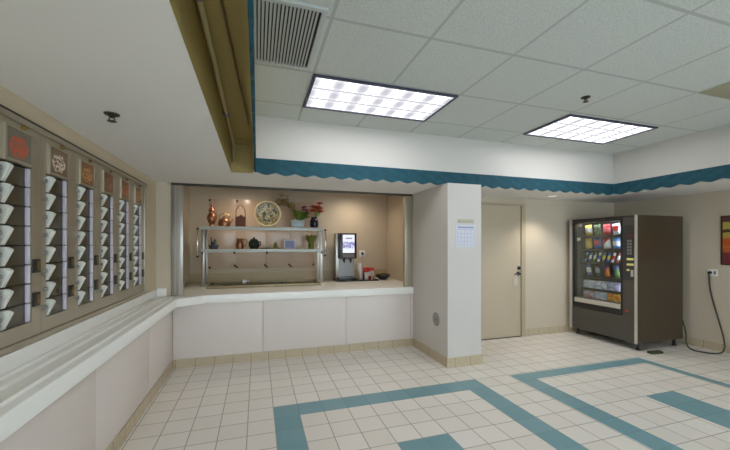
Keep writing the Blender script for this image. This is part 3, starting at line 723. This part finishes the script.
tag(MB().lathe([(.030, 0), (.040, .12), (.043, .125), (.038, .125), (.028, .004), (0, .004)], (1.745, 5.36, z0), 20).build('paper_cup', M['white']), 'single white paper cup in front of the red boxes', 'cup', CU)
rb = duo('red_white_carton', (196, 44, 36), (232, 214, 206), 1, .5)
rb2 = duo('red_white_carton_b', (204, 60, 48), (236, 226, 220), 0, .5)
tag(box(1.72, 1.80, 5.44, 5.54, z0, z0+.21, bev=.003).build('sugar_box', rb), 'red and white carton next to the white paper cup', 'box', CU)
tag(box(1.81, 1.90, 5.42, 5.52, z0, z0+.20, bev=.003).build('creamer_box', rb2), 'red and white striped carton beside the dark bowl', 'box', CU)
for k in range(7):
    mb = MB(); mb.cyl((1.845+.01*(k % 3), 5.40-.008*(k//3), z0), (1.84+.016*(k % 3), 5.395-.008*(k//3), z0+.155), .0035, seg=6)
    tag(mb.build('stir_stick', M['white']), 'thin white stir stick standing before the striped carton', 'stir stick', 'stir sticks by the coffee machine')
t = thing('snack_bowl', (2.06, 5.42, ZL), 'wide dark bowl of mixed packets near the right niche wall', 'bowl', CU)
MB().lathe([(.05, 0), (.06, .004), (.115, .05), (.135, .085), (.128, .085), (.10, .045), (.0, .02)], (2.06, 5.42, ZL), 28).build('bowl', M['slate'], t)
pk = [mat('packet_red', (150, 48, 36), .5), mat('packet_brown', (90, 66, 40), .5), mat('packet_green', (70, 86, 56), .5)]
for k in range(10):
    mb = MB(); a = k*.7; mb.box(2.06+.07*math.cos(a)-.025, 2.06+.07*math.cos(a)+.025, 5.42+.06*math.sin(a)-.018, 5.42+.06*math.sin(a)+.018, ZL+.083+.004*(k % 3), ZL+.097+.004*(k % 3), bev=.005, rot=Matrix.Rotation(.35*math.sin(k*2), 3, 'Y') @ Matrix.Rotation(a, 3, 'Z'))
    tag(mb.build('condiment_packet', pk[k % 3]), ['red packet in the dark bowl', 'brown packet in the dark bowl', 'green packet in the dark bowl'][k % 3]+' near the niche wall', 'packet', ['red packets in the bowl', 'brown packets in the bowl', 'green packets in the bowl'][k % 3])
for o in C.objects:
    if o not in before and o.parent is None: o.location.y += .09
t = thing('power_outlet', (1.79, 5.85, 1.27), 'white wall outlet with a dark plug above the paper cups', 'outlet')
box(1.735, 1.845, 5.842, 5.849, 1.215, 1.335, bev=.003).build('plate', M['white'], t)
MB().lathe([(.022, 0), (.02, .03), (.010, .04)], (1.79, 5.842, 1.28), 14, 'Y').build('plug', M['black'], t)

# ------------------------------------------------------------------ pillar fittings
t = thing('calendar', (2.356, 3.499, 1.40), 'white paper calendar with blue grid on the pillar front', 'calendar')
box(2.222, 2.49, 3.4955, 3.5005, 1.405, 1.668).build('page', M['paper'], t)
mb = MB()
for k in range(6): mb.box(2.245+k*.0446-.0012, 2.2475+k*.0446-.0012, 3.4945, 3.4955, 1.425, 1.615)
for k in range(5): mb.box(2.245, 2.468, 3.4945, 3.4955, 1.425+k*.0469, 1.4275+k*.0469)
mb.build('date_grid', M['ink'], t)
box(2.245, 2.468, 3.4945, 3.4955, 1.63, 1.648).build('month_header', M['ink'], t)
tag(box(2.245, 2.465, 3.493, 3.4998, 1.695, 1.732, bev=.002).build('name_plate', M['plate_olive']), 'small olive sign plate above the calendar on the pillar', 'sign')
t = thing('round_grille', (2.113, 3.77, .51), 'round grey metal grille low on the left face of the pillar', 'grille')
MB().lathe([(.085, -.0005), (.082, -.006), (.074, -.009), (.0, -.009)], (2.114, 3.77, .51), 32, 'X').build('cover', M['grille'], t)
mb = MB(); mb.ball((2.104, 3.77, .51), .008, seg=8); mb.build('screw', M['darksteel'], t)

# ------------------------------------------------------------------ vending machine
VX = 4.85; VB = 5.745; Y0, Y1 = 3.252, 4.29; ZB0 = .108; ZT0 = 1.835
v = thing('vending_machine', (5.3, 3.77, 0), 'tall dark snack vending machine with glass front against the right wall', 'vending machine')
mb = MB()
mb.box(VX+.07, VB, Y0, Y0+.02, ZB0, ZT0); mb.box(VX+.07, VB, Y1-.02, Y1, ZB0, ZT0); mb.box(VB-.02, VB, Y0+.02, Y1-.02, ZB0, ZT0); mb.box(VX+.07, VB-.02, Y0+.02, Y1-.02, ZT0-.02, ZT0); mb.box(VX+.07, VB-.02, Y0+.02, Y1-.02, ZB0, ZB0+.03)
mb.build('cabinet', M['vendside'], v)
WY0, WY1, WZ0, WZ1 = 3.475, 4.20, .61, 1.775
mb = MB()   # door skin around the window
mb.box(VX, VX+.068, Y0+.038, WY0, ZB0, ZT0); mb.box(VX, VX+.068, WY1, Y1-.045, ZB0, ZT0); mb.box(VX, VX+.068, WY0, WY1, WZ1, ZT0); mb.box(VX, VX+.068, WY0, WY1, ZB0, WZ0)
dr = mb.build('front_door', M['vendfront'], v)
box(VX-.014, VX+.002, Y0+.002, Y0+.036, ZB0-.01, ZT0+.004, bev=.005).build('edge_trim', M['vendtrim'], v)
box(VX+.003, VX+.068, Y0, Y0+.036, ZB0, ZT0).build('door_edge', M['vendside'], v)
box(VX-.012, VX+.068, Y1-.043, Y1, ZB0-.01, ZT0+.004, bev=.006).build('edge_trim', M['vendtrim'], v)
box(VX-.004, VX+.004, Y0+.038, Y1-.045, ZT0-.028, ZT0-.004).build('top_band', M['vendblack'], dr)
mb = MB(); b = .022
mb.box(VX-.008, VX+.01, WY0-b, WY1+b, WZ1, WZ1+b, bev=.002); mb.box(VX-.008, VX+.01, WY0-b, WY0, .47, WZ1, bev=.002); mb.box(VX-.008, VX+.01, WY1, WY1+b, .47, WZ1, bev=.002); mb.box(VX-.008, VX+.01, WY0-b, WY1+b, .45, .47, bev=.002)
mb.build('window_bezel', M['vendblack'], dr)
box(VX+.016, VX+.021, WY0, WY1, WZ0, WZ1).build('window_glass', M['glass'], dr)
ht = box(VX-.009, VX-.001, WY0, WY1, .532, .60, bev=.003).build('delivery_flap', M['hatch'], v)
box(VX-.006, VX-.001, WY0, WY1, .472, .53).build('delivery_bin', M['vendblack'], v)
cp = box(VX-.004, VX-.001, Y0+.045, WY0-b-.002, .95, 1.70).build('control_panel', M['panelgrey'], v)
box(VX-.007, VX-.004, 3.305, 3.39, 1.535, 1.575, bev=.001).build('display', M['dimred'], cp)
mb = MB()
for r_ in range(5):
    for c_ in range(2): mb.box(VX-.010, VX-.004, 3.325+c_*.033, 3.351+c_*.033, 1.30+r_*.042, 1.332+r_*.042, bev=.002)
mb.build('keypad', M['grey'], cp)
box(VX-.009, VX-.004, 3.30, 3.39, 1.222, 1.252, bev=.002).build('bill_slot', M['lcd'], cp)
box(VX-.009, VX-.004, 3.30, 3.39, 1.148, 1.178, bev=.002).build('price_label', M['lcd'], cp)
box(VX-.009, VX-.004, 3.355, 3.39, 1.075, 1.10, bev=.002).build('coin_label', M['lcd'], cp)
mb = MB(); mb.box(VX-.014, VX-.004, 3.302, 3.334, 1.00, 1.09, bev=.004); mb.build('coin_return', M['vendtrim'], cp)
MB().lathe([(.018, 0), (.016, -.012), (0, -.014)], (VX-.001, 3.39, .522), 14, 'X').build('lock', M['redplastic'], dr)
for y, z in ((4.12, 1.72), (4.14, 1.50)):
    box(VX+.012, VX+.015, y-.03, y+.03, z, z+.045).build('sticker', M['plate_olive'], dr)
mb = MB(); mb.box(VX+.50, VX+.52, WY0-.005, Y1-.06, .56, 1.80); mb.box(VX+.075, VX+.52, WY0-.06, WY0-.045, .56, 1.80); mb.build('inner_liner', M['vendliner'], v)
mb = MB(); mb.box(VX+.075, VX+.50, 4.185, 4.195, .56, 1.80); mb.build('inner_partition', M['vendliner'], v)
mb = MB(); mb.cyl((VX+.090, WY0+.01, 1.797), (VX+.090, 4.16, 1.797), .011, seg=10); mb.build('lamp_tube', M['tube'], v)
mb = MB(); mb.cyl((VX+.088, WY0-.025, .66), (VX+.088, WY0-.025, 1.75), .011, seg=10); mb.build('lamp_tube', M['tube'], v)
for (x, y) in ((VX+.10, Y0+.06), (VX+.10, Y1-.06), (VB-.08, Y0+.06), (VB-.08, Y1-.06)):
    mb = MB(); mb.cyl((x, y, .012), (x, y, ZB0-.001), .018, seg=12); mb.cyl((x, y, .0), (x, y, .012), .028, seg=14); mb.build('leg', M['black'], v)
rows = [1.565, 1.36, 1.16, .935, .755, .60]
for z in rows:
    sh = box(VX+.10, VX+.49, WY0-.02, 4.18, z-.014, z-.002).build('shelf', M['darksteel'], v)
    box(VX+.094, VX+.100, WY0-.02, 4.18, z-.020, z+.006).build('price_rail', M['black'], sh)
YW = (3.565, 4.15)
def packs(z, n, w, h, d, items, where, grp, typ):
    step = (YW[1]-YW[0])/n
    for i, (a, b2, k, desc) in enumerate(items):
        y = YW[1]-step*(i+.5)
        mb = MB()
        if typ == 'bag': mb.bag((VX+.145, y, z+h/2+.014), w, h, d, tilt=random.uniform(-.16, .05), turn=0)
        elif typ == 'bar': mb.bag((VX+.135, y, z+h/2+.010), w, h, d, tilt=.30)
        else: mb.box(VX+.115, VX+.115+d, y-w/2, y+w/2, z+.0005, z+h, bev=.006)
        tag(mb.build({'bag': 'snack_bag', 'bar': 'candy_bar', 'box': 'pastry_pack'}[typ], duo('wrapper', a, b2, k)), desc+' '+where, {'bag': 'snack bag', 'bar': 'candy bar', 'box': 'pastry pack'}[typ], grp)
Y_, W_, R_, B_, K_, G_, O_ = (226, 196, 70), (232, 232, 236), (206, 40, 48), (56, 96, 190), (40, 40, 52), (110, 150, 60), (226, 120, 36)
packs(rows[0], 4, .118, .165, .07, [(Y_, W_, 0, 'yellow and white bag, leftmost'), (K_, G_, 2, 'dark green speckled bag, second from left'), (R_, (240, 120, 130), 0, 'red and pink bag, third from left'), (W_, R_, 3, 'white bag with red patch, rightmost')], 'on the top vending shelf', 'bags on the top vending shelf', 'bag')
packs(rows[1], 4, .118, .165, .07, [(Y_, (200, 160, 60), 2, 'yellow bag, leftmost'), (B_, R_, 3, 'blue bag with red patch, second from left'), (W_, R_, 1, 'white and red bag, third from left'), ((90, 150, 220), W_, 0, 'sky blue bag, rightmost')], 'on the second vending shelf', 'bags on the second vending shelf', 'bag')
cols = [((110, 160, 200), K_, 'pale blue bar'), (B_, W_, 'deep blue bar'), (G_, W_, 'green bar'), (W_, B_, 'white and blue bar'), ((84, 120, 160), Y_, 'slate blue bar'), (B_, Y_, 'blue and yellow bar'), (W_, R_, 'white and red bar'), ((206, 110, 130), W_, 'pink bar')]
packs(rows[2], 8, .042, .15, .025, [(a, b, 0, c+[', leftmost', ', second from left', ', third from left', ', fourth from left', ', fifth from left', ', third from right', ', second from right', ', rightmost'][i]) for i, (a, b, c) in enumerate(cols)], 'on the third vending shelf', 'bars on the third vending shelf', 'bar')
packs(rows[3], 4, .080, .19, .05, [((70, 100, 160), W_, 0, 'blue packet with white band, leftmost'), (K_, (150, 160, 160), 0, 'dark packet with grey band, second from left'), (O_, (110, 60, 120), 1, 'orange and purple packet, third from left'), ((80, 120, 60), (90, 110, 170), 1, 'green and blue packet, rightmost')], 'on the fourth vending shelf', 'packets on the fourth vending shelf', 'bag')
L_ = (190, 200, 232)
packs(rows[4], 3, .185, .125, .09, [(L_, W_, 2, 'pale blue pastry pack, left one'), (W_, (150, 170, 220), 2, 'white and blue pastry pack, middle one'), (L_, (160, 150, 190), 2, 'lavender pastry pack, right one')], 'on the fifth vending shelf', 'pastry packs on the fifth vending shelf', 'box')
packs(rows[5], 3, .185, .115, .09, [(L_, O_, 2, 'pale blue and orange pastry pack, left one'), (L_, W_, 2, 'pale blue and white pastry pack, middle one'), (O_, Y_, 2, 'orange pastry pack, right one')], 'on the lowest vending shelf', 'pastry packs on the lowest vending shelf', 'box')

tag(MB().box(4.92, 5.10, 3.11, 3.175, .0005, .03, bev=.004, rot=Matrix.Rotation(-.15, 3, 'Z')).build('door_wedge', M['greenrubber']), 'dark green rubber wedge on the floor by the vending machine leg', 'wedge')

# wall outlet, power cord, picture on the right wall
t = thing('power_outlet', (5.93, 3.01, 1.05), 'white power outlet plate on the right wall beside the picture', 'outlet')
box(5.922, 5.9295, 2.955, 3.065, 1.005, 1.10, bev=.003).build('plate', M['white'], t)
box(5.919, 5.922, 2.975, 3.0, 1.03, 1.075, bev=.001).build('socket', M['grey'], t)
def curve(pts, n=12):
    P = [Vector(p) for p in pts]; P = [P[0]*2-P[1]]+P+[P[-1]*2-P[-2]]; out = []
    for i in range(1, len(P)-2):
        for k in range(n):
            u = k/n; a, b, c, d_ = P[i-1:i+3]
            out.append(.5*((2*b)+(c-a)*u+(2*a-5*b+4*c-d_)*u*u+(3*b-a-3*c+d_)*u**3))
    return out+[P[-2]]
t = thing('power_cable', (5.9, 3.03, 0), 'grey power cable looping from the outlet to the vending machine', 'cable')
MB().tube(curve([(5.893, 3.036, 1.045), (5.885, 3.03, .96), (5.895, 3.02, .80), (5.90, 2.985, .62), (5.89, 2.93, .42), (5.87, 2.87, .20), (5.83, 2.845, .06), (5.74, 2.86, .013), (5.62, 2.95, .013), (5.62, 3.08, .014), (5.71, 3.19, .06), (5.80, 3.25, .20), (5.83, 3.33, .42), (5.80, 3.40, .60), (5.757, 3.42, .65)]), .0095, 10).build('wire', M['cord'], t)
mb = MB(); mb.cyl((5.9185, 3.036, 1.052), (5.888, 3.036, 1.052), .022, .016, seg=14); mb.build('plug', M['black'], t)
t = thing('framed_picture', (5.93, 2.65, 1.49), 'striped red orange and yellow abstract picture at the right edge', 'picture')
box(5.908, 5.9295, 2.30, 2.92, 1.165, 1.82, bev=.003).build('stretcher', M['wood'], t)
box(5.903, 5.908, 2.31, 2.895, 1.175, 1.81).build('canvas', M['art'], t)

# ------------------------------------------------------------------ camera, world, view
w = bpy.data.worlds.new('World'); bpy.context.scene.world = w; w.use_nodes = True
w.node_tree.nodes['Background'].inputs[0].default_value = (.76, .85, 1., 1); w.node_tree.nodes['Background'].inputs[1].default_value = 4.6
cam = bpy.data.cameras.new('camera'); co = bpy.data.objects.new('camera', cam); C.objects.link(co)
co.location = (0, 0, 1.43); co.rotation_euler = (PI/2, 0, -math.radians(17.5))
cam.sensor_width = 36; cam.lens = 341/730*36; cam.shift_y = 20/730; cam.clip_start = .05
bpy.context.scene.camera = co
vs = bpy.context.scene.view_settings
vs.view_transform = 'Standard'; vs.look = 'None'; vs.gamma = 1; vs.use_curve_mapping = False; vs.exposure = .45
